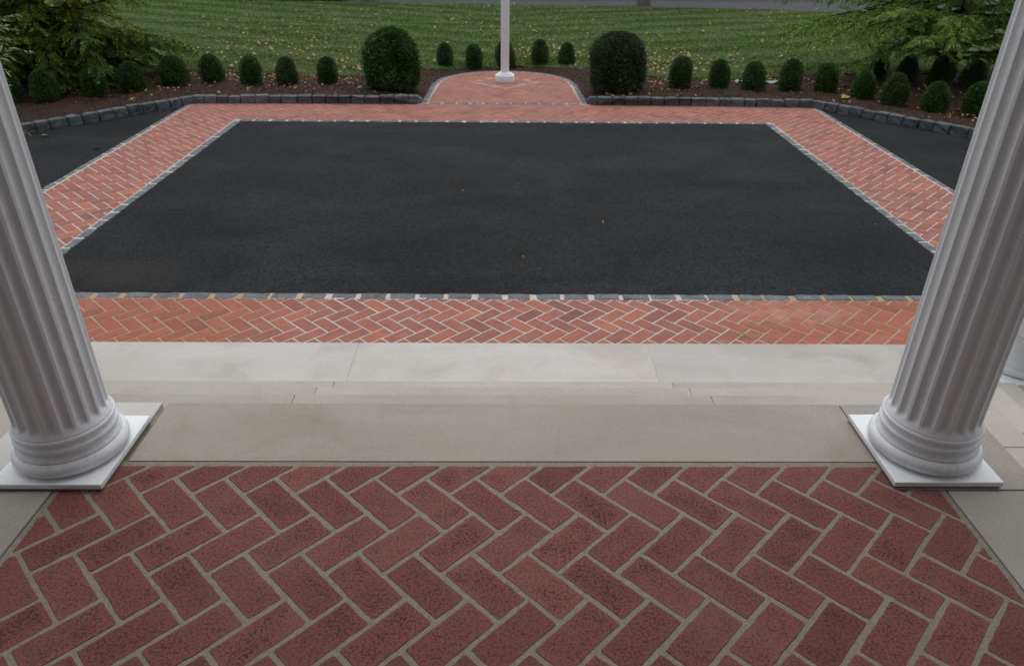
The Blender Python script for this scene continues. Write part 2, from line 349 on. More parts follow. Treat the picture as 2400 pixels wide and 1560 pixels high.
# ------------------------------------------------------------------ paving
def clip(poly, nx, ny, d):
    """keep the side n.p <= d of a convex polygon"""
    out = []
    for i in range(len(poly)):
        a_, b_ = poly[i], poly[(i+1) % len(poly)]
        da, db = nx*a_[0]+ny*a_[1]-d, nx*b_[0]+ny*b_[1]-d
        if da <= 0: out.append(a_)
        if da*db < 0:
            t = da/(da-db); out.append((a_[0]+t*(b_[0]-a_[0]), a_[1]+t*(b_[1]-a_[1])))
    return out
def rect_planes(x0, x1, y0, y1): return [(-1, 0, -x0), (1, 0, x1), (0, -1, -y0), (0, 1, y1)]
def area(p): return .5*sum(p[i][0]*p[(i+1) % len(p)][1]-p[(i+1) % len(p)][0]*p[i][1] for i in range(len(p)))
def herringbone(W, jt, ou, ov, bounds, planes, hole=None):
    """45 degree herringbone, rows along x -> list of (polygon, centre, half-length axis)"""
    x0, x1, y0, y1 = bounds; s2 = math.sqrt(.5); out = []
    us = [s2*(x+y) for x in (x0, x1) for y in (y0, y1)]; vs = [s2*(y-x) for x in (x0, x1) for y in (y0, y1)]
    for i in range(int((min(us)-ou)/W)-3, int((max(us)-ou)/W)+3):
        for j in range(int((min(vs)-ov)/W)-3, int((max(vs)-ov)/W)+3):
            r_ = (i+j) % 4
            if r_ == 0: a0, a1, b0, b1 = i, i+2, j, j+1
            elif r_ == 2: a0, a1, b0, b1 = i, i+1, j, j+2
            else: continue
            jj = jt/2; e = [random.gauss(0, jt*.07) for _ in range(4)]
            u0, u1, v0, v1 = ou+a0*W+jj+e[0], ou+a1*W-jj+e[1], ov+b0*W+jj+e[2], ov+b1*W-jj+e[3]
            q = [(s2*(u-v), s2*(u+v)) for u, v in ((u0, v0), (u1, v0), (u1, v1), (u0, v1))]
            cx, cy = sum(p[0] for p in q)/4, sum(p[1] for p in q)/4
            if cx < x0-.2 or cx > x1+.2 or cy < y0-.2 or cy > y1+.2: continue
            rot = random.gauss(0, .006); c_, s_ = math.cos(rot), math.sin(rot)
            q = [(cx+c_*(p[0]-cx)-s_*(p[1]-cy), cy+s_*(p[0]-cx)+c_*(p[1]-cy)) for p in q]
            for pl in planes:
                q = clip(q, *pl)
                if len(q) < 3: break
            if len(q) < 3 or abs(area(q)) < 1.5e-4: continue
            ax = (s2, s2) if r_ == 0 else (-s2, s2)
            if hole:
                hx0, hx1, hy0, hy1 = hole
                if all(hx0 <= p[0] <= hx1 and hy0 <= p[1] <= hy1 for p in q): continue
                rem = q; hp = [(-1, 0, -hx0), (1, 0, hx1), (0, -1, -hy0), (0, 1, hy1)]
                for (nx, ny, d) in hp:
                    piece = clip(rem, -nx, -ny, -d)
                    if len(piece) >= 3 and abs(area(piece)) > 1.5e-4: out.append((piece, (cx, cy), ax))
                    rem = clip(rem, nx, ny, d)
                    if len(rem) < 3: break
            else: out.append((q, (cx, cy), ax))
    return out
def brick_mesh(name, bricks, W, z, mat, bev, sub, jit, parent=None, zj=.001):
    V, F, C = [], [], []
    for q, (cx, cy), ax in bricks:
        if area(q) < 0: q = q[::-1]
        tone = min(1, max(0, random.gauss(.5, .20))); fl_ = random.random()
        dz = random.uniform(-1, 1)*zj; tx, ty = random.uniform(-1, 1)*zj*6, random.uniform(-1, 1)*zj*6
        pts = []
        n = len(q)
        gx, gy = sum(p[0] for p in q)/n, sum(p[1] for p in q)/n
        for k in range(n):                          # round the corners, wobble the arrises
            a_, b_, c_ = np.array(q[k-1]), np.array(q[k]), np.array(q[(k+1) % n])
            la, lc = np.linalg.norm(a_-b_), np.linalg.norm(c_-b_)
            r_ = min(.006 if sub else .003, la*.3, lc*.3)
            p1, p2 = b_+(a_-b_)/max(la, 1e-6)*r_, b_+(c_-b_)/max(lc, 1e-6)*r_
            pts += [p1, b_*.5+(p1+p2)*.25, p2] if sub else [p1, p2]
            nseg = max(1, int(lc/.025)) if sub else 1
            p3 = c_+(b_-c_)/max(lc, 1e-6)*r_
            for t in range(1, nseg): pts.append(p2+(p3-p2)*t/nseg)
        pts = np.array(pts)
        if jit: pts = pts + rng.normal(0, jit, pts.shape)
        g = np.array([gx, gy]); o = len(V); k = len(pts)
        def ring(off, zz, e):
            for p in pts:
                d = p-g; L = max(np.linalg.norm(d), 1e-6); pp = p-d/L*off
                V.append((pp[0], pp[1], zz+dz+tx*(pp[0]-gx)+ty*(pp[1]-gy))); C.append((tone, e, fl_, 1))
        rmin = float(min(np.linalg.norm(pts-g, axis=1))); bv = min(bev, rmin*.2)
        ring(0, z-.018, 0); ring(0, z-bv, 0); ring(bv*.35, z-bv*.3, 0); ring(bv, z, .05)
        if sub:
            ring(min(.022, rmin*.45), z, .55 if rmin > .03 else .2); ring(min(.036, rmin*.75), z, .95 if rmin > .03 else .3)
        nr = 6 if sub else 4
        V.append((gx, gy, z+dz)); C.append((tone, 1 if sub else .5, fl_, 1))
        for r_ in range(nr-1):
            for t in range(k): F.append((o+r_*k+t, o+r_*k+(t+1) % k, o+(r_+1)*k+(t+1) % k, o+(r_+1)*k+t))
        for t in range(k): F.append((o+(nr-1)*k+t, o+(nr-1)*k+(t+1) % k, o+nr*k))
    return pymesh(name, V, F, mat, parent, False, None, {'bc': ('FLOAT_COLOR', C)})
def sheet(name, poly, z, mat, parent=None):
    return pymesh(name, [(x, y, z) for x, y in poly], [tuple(range(len(poly)))], mat, parent)
def rct(x0, x1, y0, y1): return [(x0, y0), (x1, y0), (x1, y1), (x0, y1)]

# ground, drive --------------------------------------------------
def pad_dist(x, y):
    """signed distance outside the flagpole pad"""
    if y > 12.42: return math.hypot(x, y-12.42)-1.09
    return abs(x)-1.13 if y > 10.8 else max(abs(x)-1.13, 10.8-y)
def gz(x, y):
    t = min(1, max(0, (pad_dist(x, y)-.02)/.55)); t = t*t*(3-2*t)
    return -.845+.105*t
KX, KY = 4.45, 10.77         # where the kerb turns
def kerb_y(x): return KY if abs(x) <= KX else KY-(abs(x)-KX)*1.17
back = [(-14, 14.6), (-9, 13.9), (-6.7, 13.35), (-5.56, 12.9), (-4.7, 12.86), (-3.97, 12.6), (-3.3, 12.4), (-2.6, 12.4), (-2.0, 12.75), (-1.34, 13.2), (-.55, 13.68), (0, 13.78), (.58, 13.74), (1.38, 13.3), (2.0, 12.85), (2.6, 12.49), (3.22, 12.3), (3.84, 12.43), (4.47, 12.64), (5.3, 12.95), (6.8, 13.05), (9, 13.4), (14, 14.2)]
bx, by = zip(*back)
def back_y(x): return float(np.interp(x, bx, by)) + .035*math.sin(x*9)+.025*math.sin(x*23+1)
def road_near(x): return 24.09-.095*x-.003*x*x
def road_far(x): return 25.93+.03*x

tag(sheet('ground', rct(-500, 500, -40, 900), -1.1, M['field']), kind='structure')
tag(sheet('driveway', rct(-16, 16, -3, 10.95), G-.012, M['asphalt']), kind='structure')
# main asphalt court, its edge lapping raggedly over the edging stones
pts = []
def ragged(ax, ay, bx_, by_, n, amp):
    for i in range(n):
        t = i/n; x, y = ax+(bx_-ax)*t, ay+(by_-ay)*t
        L = math.hypot(bx_-ax, by_-ay); nx, ny = -(by_-ay)/L, (bx_-ax)/L
        k = amp*(.6*math.sin(i*1.1)+.5*math.sin(i*.37+2)+random.gauss(0, .35)); pts.append((x+nx*k, y+ny*k))
ragged(-3.48, 4.70, 3.48, 4.70, 180, .006); ragged(3.48, 4.70, 3.44, 9.775, 120, .006)
ragged(3.44, 9.775, -3.44, 9.755, 120, .004); ragged(-3.44, 9.755, -3.48, 4.70, 120, .006)
tag(sheet('asphalt_court', pts, G+.001, M['asphalt']), kind='structure')

SW, SJ = .0998, .0118
lat_u, lat_v = 2.9277-SJ/2-29*SW, 2.9292-SJ/2-29*SW          # a measured brick corner on the front band (r = 2 cell)
def fix_phase(u, v, W, j):                                   # cell (i,j) with (i+j)%4==2 has its low corner at u,v
    return u-j/2-2*W, v-j/2
su, sv = fix_phase(2.9277, 2.9292, SW, SJ)
path_bricks = herringbone(SW, SJ, su, sv, (-4.44, 4.44, 3.72, 10.9), rect_planes(-4.425, 4.425, 3.73, 10.868), hole=(-3.555, 3.555, 4.612, 9.86))
o = brick_mesh('brick_path', path_bricks, SW, G, M['brickB'], .0018, False, .0008, zj=.0005); tag(o, kind='structure')
V = []; F = []
for (x0, x1, y0, y1) in ((-4.503, 4.503, 3.5, 4.705), (-4.503, -3.46, 4.705, 9.77), (3.46, 4.503, 4.705, 9.77), (-4.503, 4.503, 9.77, 10.90)):
    k = len(V); V += [(x0, y0, G-.0022), (x1, y0, G-.0022), (x1, y1, G-.0022), (x0, y1, G-.0022)]; F.append((k, k+1, k+2, k+3))
o = pymesh('path_mortar_bed', V, F, M['mortarB']); tag(o, kind='structure')

# flagpole pad
arc = [(1.045*math.sin(t), 12.42+1.045*math.cos(t)) for t in np.linspace(math.pi/2, -math.pi/2, 25)]
padpoly = [(-1.115, 10.97), (1.115, 10.97)] + arc
pl = []
for i in range(len(padpoly)):
    (x0, y0), (x1, y1) = padpoly[i], padpoly[(i+1) % len(padpoly)]
    L = math.hypot(x1-x0, y1-y0); nx, ny = (y1-y0)/L, -(x1-x0)/L; pl.append((nx, ny, nx*x0+ny*y0))
pb = herringbone(SW, SJ*.9, su+.03, sv+.03, (-1.2, 1.2, 10.9, 13.6), pl)
o = brick_mesh('brick_pad', pb, SW, G, M['brickB'], .0018, False, .0008, zj=.0005); tag(o, kind='structure')
big = [(-1.21, 10.90), (1.21, 10.90)] + [(1.13*math.sin(t), 12.42+1.13*math.cos(t)) for t in np.linspace(math.pi/2, -math.pi/2, 25)]
o = sheet('pad_mortar_bed', big, G-.0016, M['mortarB']); tag(o, kind='structure')

# granite setts edging every brick band
def sett(V, F, C, cx, cy, dx, dy, L, Wd, z, h=.03):
    """rough block centred at c, long axis d"""
    nx, ny = -dy, dx; o = len(V); n = 7; outline = []
    for i in range(n): outline.append((-L/2+L*i/(n-1), -Wd/2))
    for i in range(n): outline.append((L/2-L*i/(n-1), Wd/2))
    outline = [(a_+random.gauss(0, L*.012), b_+random.gauss(0, Wd*.045)) for a_, b_ in outline]
    k = len(outline); col = random.random()
    for (sc, zz) in ((1, z-h), (1, z-.007), (.95, z)):
        for a_, b_ in outline:
            aa, bb = a_*sc, b_*(sc if sc == 1 else .84)
            V.append((cx+dx*aa+nx*bb, cy+dy*aa+ny*bb, zz+random.gauss(0, .0016)))
    V.append((cx, cy, z+.001))
    for r_ in range(2):
        for t in range(k): F.append((o+r_*k+t, o+r_*k+(t+1) % k, o+(r_+1)*k+(t+1) % k, o+(r_+1)*k+t))
    for t in range(k): F.append((o+2*k+t, o+2*k+(t+1) % k, o+3*k))
V, F = [], []
def run(x0, y0, x1, y1, wd, mod, z=G+.002, gap=.03):
    L = math.hypot(x1-x0, y1-y0); n = max(1, round(L/mod)); dx, dy = (x1-x0)/L, (y1-y0)/L
    for i in range(n):
        t = (i+.5)/n*L+random.gauss(0, .006); sett(V, F, None, x0+dx*t, y0+dy*t, dx, dy, L/n-gap+random.gauss(0, .007), wd, z+random.gauss(0, .0015))
run(-3.5, 4.66, 3.5, 4.66, .085, .203); run(-3.5, 9.81, 3.5, 9.81, .075, .21)
run(-3.505, 4.70, -3.495, 9.78, .085, .205); run(3.505, 4.70, 3.495, 9.78, .085, .205)
run(-4.475, 3.8, -4.475, 10.72, .058, .21); run(4.475, 3.8, 4.475, 10.72, .058, .21)
run(-1.1, 10.915, 1.1, 10.915, .085, .2, gap=.022)
run(-1.165, 10.93, -1.135, 12.42, .085, .105, gap=.018); run(1.165, 10.93, 1.135, 12.42, .085, .105, gap=.018)
for t in np.linspace(-88, 88, 27):
    sett(V, F, None, 1.10*math.sin(R(t)), 12.42+1.10*math.cos(R(t)), math.cos(R(t)), -math.sin(R(t)), .108, .08, G+.002)
o = pymesh('sett_edging', V, F, M['edge_granite']); tag(o, kind='structure')

# ------------------------------------------------------------------ porch and steps
porch = empty('stone_porch', (0, 1.8, G)); tag(porch, 'stone porch with herringbone brick floor and broad pale steps down to the drive', 'porch')
def P(o):
    o.parent = porch; o.matrix_parent_inverse = Matrix.Translation((0, -1.8, -G)); return o
PW, PJ = .1085, .0134
pu, pv = fix_phase(.8618, .8771, PW, PJ)
fl = herringbone(PW, PJ, pu, pv, (-1.34, 1.34, -.4, 1.815), rect_planes(-1.328, 1.328, -.4, 1.812))
P(brick_mesh('brick_floor', fl, PW, 0, M['brickA'], .0020, True, .0009, zj=.0006))
V = []; F = []                                                # slightly crowned mortar sheet, fine grid for relief
nx, ny = 240, 200
gx = np.linspace(-1.345, 1.345, nx); gy = np.linspace(-.45, 1.8335, ny)
X, Y = np.meshgrid(gx, gy); Z = -.0018+np.clip(rng.normal(0, .0003, X.shape), -.0006, .0004)
VV = np.stack([X.ravel(), Y.ravel(), Z.ravel()], 1)
idx = np.arange(nx*ny).reshape(ny, nx); FF = np.stack([idx[:-1, :-1].ravel(), idx[:-1, 1:].ravel(), idx[1:, 1:].ravel(), idx[1:, :-1].ravel()], 1)
P(npmesh('mortar_bed', VV, FF, M['mortarA']))
YF, TR, RI, XS = 2.154, .302, .165, 1.65
T = .05
P(box('coping_slab', -1.185, 1.195, 1.8355, YF, -T, .0005, M['coping_stone'], bev=.002))
o = P(box('coping_slab', -XS, -1.205, 1.70, YF, -T, .003, M['white_stone'], bev=.004)); o['label'] = 'paler coping slab under the left column'
P(box('coping_slab', 1.199, XS, 1.705, YF, -T, .001, M['coping_stone'], bev=.004))
P(box('coping_slab', -XS, -1.349, -.5, 1.695, -T, .001, M['coping_stone'], bev=.004))
P(box('coping_slab', 1.349, XS, -.5, 1.700, -T, .0005, M['coping_stone'], bev=.004))
P(box('riser', -XS+.02, XS-.02, -.6, YF-.02, -RI-.02, -.0075, M['mortarA'], bev=0))
for k in (1, 2, 3):
    z = -RI*k; xk = XS+TR*k; yk = YF+TR*k; y0 = YF+TR*(k-1)-.03; xi = XS+TR*(k-1)-.03
    jx = .835
    for (a0, a1) in ((-xk, -jx-.001), (-jx+.001, jx-.001), (jx+.001, xk)):
        P(box('tread', a0, a1, y0, yk, z-T, z+random.uniform(-.0008, .0008), M['tread_stone'], bev=.004))
    for sgn in (-1, 1):
        x0, x1 = sorted((sgn*xi, sgn*xk)); P(box('tread', x0, x1, -.5, y0-.004, z-T, z-.0005, M['tread_stone'], bev=.004))
    P(box('riser', -xk+.02, xk-.02, -.6-.01*k, yk-.02, z-RI-.02, z-.0035, M['coping_stone'], bev=0))
ZL = -.66; yl0 = YF+3*TR-.03; yl1 = 3.722; xl = 3.22; xi = XS+3*TR-.03
for (a0, a1) in ((-xl, -2.42), (-2.414, -.845), (-.837, .831), (.839, 2.414), (2.42, xl)):
    P(box('landing_slab', a0, a1, yl0, yl1, ZL-T, ZL+random.uniform(-.0008, .0008), M['landing_stone'], bev=.005))
for sgn in (-1, 1):
    x0, x1 = sorted((sgn*xi, sgn*xl)); P(box('landing_slab', x0, x1, -.5, yl0-.005, ZL-T, ZL-.0005, M['landing_stone'], bev=.005))
P(box('riser', -xl+.004, xl-.004, -.65, yl1-.004, G-.05, ZL-.003, M['landing_stone'], bev=0))

# ------------------------------------------------------------------ columns
def column_shaft():
    nf, per = 20, 14; n = nf*per; rb, rt, z0, z1 = .1315, .112, .158, 3.50
    zs = [z0, .163, .169, .175, .179, .184, .190, .197, .205, .217, .25, .4, .7, 1.0, 1.3, 1.6, 1.9, 2.2, 2.5, 2.8, 3.1, 3.40, 3.42, 3.44, 3.46, z1]
    V, F = [], []
    for z in zs:
        t = (z-z0)/(z1-z0); r0 = rb+(rt-rb)*(t**1.35)
        if z < .18: r0 += .008*((.18-z)/.022)**2
        d = min(1, max(0, (z-.174)/.022))*min(1, max(0, (3.455-z)/.03)); d = math.sqrt(d*(2-d)) if d < 1 else 1
        for k in range(n):
            ph = 2*math.pi*k/n; u = (k % per)/per
            f = 0 if u < .22 else (1-abs((u-.61)/.39)**2.4)
            V.append(((r0-.0118*d*max(0, f)*r0/rb)*math.cos(ph), (r0-.0118*d*max(0, f)*r0/rb)*math.sin(ph), z))
    for i in range(len(zs)-1):
        for k in range(n): F.append((i*n+k, i*n+(k+1) % n, (i+1)*n+(k+1) % n, (i+1)*n+k))
    F.append(tuple(range((len(zs)-1)*n, len(zs)*n)))
    return V, F
def torus_prof(r, z0, z1, bulge, n=10):
    c, h = (z0+z1)/2, (z1-z0)/2
    return [(r-bulge+bulge*math.cos(t), c+h*math.sin(t)) for t in np.linspace(-math.pi/2, math.pi/2, n)]
SV, SF = column_shaft()
def make_column(x, y, label):
    c = empty('fluted_column', (x, y, 0)); tag(c, label, 'column', 'fluted porch columns')
    sh = pymesh('shaft', SV, SF, M['paint'], c, True)
    sh.data.set_sharp_from_angle(angle=R(40))
    sh.rotation_euler = (0, 0, R(7))
    prof = [(.10, .026)] + torus_prof(.1665, .026, .080, .028) + [(.150, .0812), (.1495, .084), (.143, .090), (.1375, .096), (.1360, .103), (.1375, .1065)] \
        + torus_prof(.1480, .107, .125, .009) + [(.1375, .1262), (.1345, .131), (.1375, .1366)] + torus_prof(.1455, .137, .153, .007) + [(.1405, .1545), (.1395, .158), (.10, .1585)]
    b = lathe('base', prof, M['paint'], c, 96); b.data.set_sharp_from_angle(angle=R(50))
    box('plinth', -.166, .166, -.176, .176, .0085, .0265, M['plinth'], c, bev=.004)
    box('grout', -.161, .161, -.170, .170, -.008, .0083, M['mortarA'], c, bev=.002)
    cap = [(.10, 3.495), (.126, 3.496), (.126, 3.51), (.116, 3.515), (.116, 3.55)] + torus_prof(.15, 3.55, 3.59, .03) + [(.10, 3.591)]
    lathe('capital', cap, M['paint'], c, 64); box('abacus', -.17, .17, -.17, .17, 3.590, 3.64, M['paint'], c, bev=.003)
    return c
make_column(-1.363, 1.868, 'white fluted column on the left side of the porch, on a paler corner slab')
make_column(1.354, 1.883, 'white fluted column on the right side of the porch, in front of the urn')

# unseen house and porch roof, added and sized to shade the porch
house = empty('house', (0, -1.2, 0)); tag(house, 'unseen house with a flat porch roof added to shade the porch', 'house')
def HP(o): o.parent = house; o.matrix_parent_inverse = Matrix.Translation((0, 1.2, 0)); return o
HP(box('wall', -9, -.6, -1.5, -1.2, G-.1, 5.0, M['wall_paint'], bev=0)); HP(box('wall', .6, 9, -1.5, -1.2, G-.1, 5.0, M['wall_paint'], bev=0))
HP(box('wall', -.6, .6, -1.5, -1.2, 2.3, 5.0, M['wall_paint'], bev=0))
d = HP(box('door', -.6, .6, -1.45, -1.4, 0, 2.3, M['door_paint'], bev=.004))
hnd = box('handle', .44, .47, -1.40, -1.36, 1.0, 1.12, M['metal'], bev=.005); hnd.parent = d
HP(box('unseen_porch_roof', -2.3, 2.3, -1.195, 2.10, 3.641, 3.9, M['ceiling_paint'], bev=.01))

# ------------------------------------------------------------------ urn planters with evergreens
def make_urn(x, y, label):
    u = empty('urn_planter', (x, y, ZL)); tag(u, label, 'planter', 'white urns on the landing')
    box('plinth', -.2, .2, -.2, .2, 0, .10, M['plinth'], u, bev=.006)
    prof = [(.10, .1)] + torus_prof(.185, .1, .14, .02) + [(.165, .142), (.15, .16), (.125, .2), (.11, .25), (.115, .28)] + torus_prof(.13, .28, .30, .012) + [(.12, .305), (.17, .335), (.22, .39), (.245, .46), (.25, .50)]
    lathe('bowl', prof, M['paint'], u, 64)
    lathe('rim', [(.22, .497)] + torus_prof(.285, .497, .535, .022) + [(.24, .536), (.24, .51)], M['terra'], u, 64)
    lathe('soil', [(.02, .50), (.238, .515), (.1, .525), (.01, .527)], M['mulch'], u, 32)
    return u
make_urn(2.775, 3.34, 'white pedestal urn on the landing beyond the right column'); make_urn(-2.775, 3.34, 'white pedestal urn on the landing beyond the left column, holding the taller evergreen')

def leaf_quads(P0, D, N, L, Wd, v, droop=0.):
    """pointed leaf cards: base P0, direction D, normal N; arrays (n,3); 2 quads bent = 1 diamond quad each"""
    S = np.cross(D, N); S /= np.linalg.norm(S, axis=1, keepdims=True)+1e-9
    L = np.broadcast_to(np.asarray(L), (len(P0),))[:, None]; Wd = np.broadcast_to(np.asarray(Wd), (len(P0),))[:, None]
    tip = P0+D*L; tip[:, 2] -= droop*L[:, 0]
    mid = P0+D*L*.5
    A, B = mid+S*Wd*.5, mid-S*Wd*.5
    V = np.stack([P0, A, tip, B], 1).reshape(-1, 3); n = len(P0)
    F = np.arange(4*n).reshape(n, 4)
    return V, F, np.repeat(v, 4)
def unit(a_): return a_/(np.linalg.norm(a_, axis=-1, keepdims=True)+1e-9)

def conifer_foliage(rg, branches, twig_gap, twig_len, leaf_len, leaf_w, droop, vbias=0, per=.017):
    """branches: list of polylines (m,3); returns twig tubes and feathery leaf cards"""
    tw = []; P0 = []; D = []; N = []; LL = []; VV_ = []
    for br in branches:
        br = np.asarray(br); seg = np.diff(br, axis=0); sl = np.linalg.norm(seg, axis=1); tot = sl.sum(); cum = np.concatenate([[0], np.cumsum(sl)])
        s = tot*.12; sgn = 1
        tone = rg.normal(0, .13)+vbias
        while s < tot:
            i = min(len(seg)-1, np.searchsorted(cum, s)-1); p = br[i]+seg[i]*(s-cum[i])/sl[i]; d = seg[i]/sl[i]
            lat = unit(np.cross(d, [0, 0, 1]))*sgn
            td = unit(d*rg.uniform(.5, 1)+lat*rg.uniform(.5, 1.1)+np.array([0, 0, rg.normal(.05, .22)]))
            tl = twig_len*rg.uniform(.55, 1.2)*(1-.55*(s/tot))
            m_ = 6; path = [p]
            for q in range(m_):
                td = unit(td+np.array([0, 0, -droop*rg.uniform(.5, 1.3)])+rg.normal(0, .07, 3)); path.append(path[-1]+td*tl/m_)
            path = np.array(path); tw.append((path, s/tot))
            nl = max(6, int(tl/per)); ts = np.linspace(.08, 1, nl)*m_
            ii = np.minimum(ts.astype(int), m_-1); fr = (ts-ii)[:, None]
            pp = path[ii]*(1-fr)+path[ii+1]*fr; dd = unit(path[ii+1]-path[ii])
            sd_ = np.where(np.arange(nl) % 2 == 0, 1, -1)[:, None]
            side = unit(np.cross(dd, np.array([0, 0, 1.])+rg.normal(0, .25, (nl, 3))))
            ld = unit(dd*.75+side*sd_*.85+rg.normal(0, .16, (nl, 3))+np.array([0, 0, -.12]))
            P0.append(pp); D.append(ld); N.append(unit(np.cross(ld, side)+rg.normal(0, .3, (nl, 3))+np.array([0, 0, .4])))
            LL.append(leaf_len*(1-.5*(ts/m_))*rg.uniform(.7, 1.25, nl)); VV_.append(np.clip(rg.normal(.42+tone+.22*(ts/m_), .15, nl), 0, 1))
            s += twig_gap*rg.uniform(.6, 1.4); sgn = -sgn
    P0, D, N = map(np.concatenate, (P0, D, N)); LL = np.concatenate(LL); VV_ = np.concatenate(VV_)
    return tw, leaf_quads(P0, D, N, LL, LL*leaf_w, VV_, .15)
def branch_path(rg, p, az, length, rise, sag, m_=9):
    d = np.array([math.cos(az)*math.cos(rise), math.sin(az)*math.cos(rise), math.sin(rise)]); path = [np.array(p, float)]
    for q in range(m_):
        d = unit(d+np.array([0, 0, -sag*(q/m_)])+rg.normal(0, .06, 3)); path.append(path[-1]+d*length/m_)
    return np.array(path)
def conifer(name, label, cat, loc, height, trunk_r, nb, z0, blen, seed, leafmat, group, twig_gap=.07, twig_len=.42, leaf_len=.06, leaf_w=.26, droop=.12, rise=(.05, .35), sag=.06, vbias=0, per=.017, extra=(), full_top=True):
    rg = np.random.default_rng(seed)
    t = empty(name, loc); tag(t, label, cat, group)
    tp = np.array([(rg.normal(0, .015)*k, rg.normal(0, .015)*k, height*k/9) for k in range(10)])
    V, F = tube_np(tp, [trunk_r*(1.25 if k == 0 else 1)*(1-.9*k/9) for k in range(10)], 10)
    npmesh('trunk', V, F, M['bark'], t, smooth=True)
    brs = []
    for k in range(nb):
        f = (k/nb)**1.25; z = z0+(height*.93-z0)*f
        L = blen*(1-f)**.75*rg.uniform(.7, 1.1)+.12
        if z < .6 and blen > 1.5: L *= rg.uniform(.75, 1)
        az = k*2.39996+rg.normal(0, .25)
        c = tp[min(8, int(z/height*9))]
        brs.append(branch_path(rg, (c[0], c[1], z), az, L, rg.uniform(*rise), sag))
    for (z, azd, L, rs, *sg) in extra: brs.append(branch_path(rg, (0, 0, z), R(azd), L, rs, sg[0] if sg else sag))
    lim = [tube_np(b, np.linspace(max(.006, trunk_r*.22*np.linalg.norm(b[-1]-b[0])/blen) if trunk_r > .03 else .005, .003 if trunk_r > .03 else .0012, len(b)), 5) for b in brs]
    tw, (lv, lf, la) = conifer_foliage(rg, brs, twig_gap, twig_len, leaf_len, leaf_w, droop, vbias, per)
    lim += [tube_np(p_[::2], np.linspace(.003, .0012, len(p_[::2])), 3) for p_, _ in tw]
    V, F = merge(lim); npmesh('limbs', V, F, M['bark'], t)
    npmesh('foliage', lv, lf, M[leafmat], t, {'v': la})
    return t
# the two garden conifers that frame the lawn
conifer('conifer_tree', 'dense dark feathery conifer at left of the lawn, branching to the ground', 'tree', (-6.95, 12.05, gz(-6.9, 12.0)), 5.2, .09, 200, .10, 2.0, 11, 'conifer_leaf_dark', 'feathery conifers beside the lawn', .045, .5, .068, .44, .13, (-.15, .35), .10, .06, .0105,
        extra=[(.35, -20, 1.75, .12), (.55, 5, 1.9, .15), (.45, -60, 1.5, .1), (.7, -35, 1.9, .2), (.25, -100, 1.3, .1), (.6, 25, 2.0, .1), (.8, -10, 1.9, .1), (.3, -45, 1.3, .25), (.5, -85, 1.5, .2)])
conifer('conifer_tree', 'open bright green conifer with spreading dark limbs at right of the lawn', 'tree', (7.25, 12.6, gz(7, 12.5)), 5.6, .09, 112, .30, 2.7, 23, 'conifer_leaf', 'feathery conifers beside the lawn', .048, .50, .066, .42, .13, (.05, .42), .08, .03, .0115,
        extra=[(.62, 178, 2.75, .22), (.85, 165, 2.9, .16), (1.0, 190, 2.9, .12), (.7, 205, 2.5, .18), (.95, 220, 2.5, .15), (.75, 150, 2.4, .2), (1.15, 175, 3.0, .0), (1.1, 240, 2.2, .1), (.8, -60, 2.0, .2), (1.2, 200, 2.8, -.02), (1.25, 160, 2.8, 0.)])
# evergreens in the urns: only a sprig of the left one reaches into the picture
conifer('potted_evergreen', 'tall evergreen in the left urn with one pale sprig reaching past the column', 'plant', (-2.775, 3.34, ZL+.51), 1.7, .022, 30, .2, .42, 5, 'sprig_leaf', 'evergreens in the urns',   .028, .20, .042, .26, .20, (.2, .6), .12, .05, .008,
        extra=[(.66, -19, 1.16, .42, 0.), (.86, -21, 1.02, .34, 0.)])

# ------------------------------------------------------------------ flagpole
fp = empty('flagpole', (.005, 12.61, G)); tag(fp, 'tall white flagpole with a round stepped base on the brick pad', 'flagpole')
lathe('pole', [(.0675, .14), (.067, 1.5), (.065, 4), (.05, 7), (.035, 9)], M['pole'], fp, 40, cap=False)
lathe('collar', [(.158, 0), (.158, .098), (.154, .104), (.13, .108), (.124, .122), (.118, .130), (.09, .134), (.086, .146), (.06, .150)], M['pole'], fp, 48).data.set_sharp_from_angle(angle=R(35))
lathe('finial', [(.01, 8.99), (.05, 9.03), (.07, 9.08), (.05, 9.13), (.01, 9.15)], M['metal'], fp, 24)

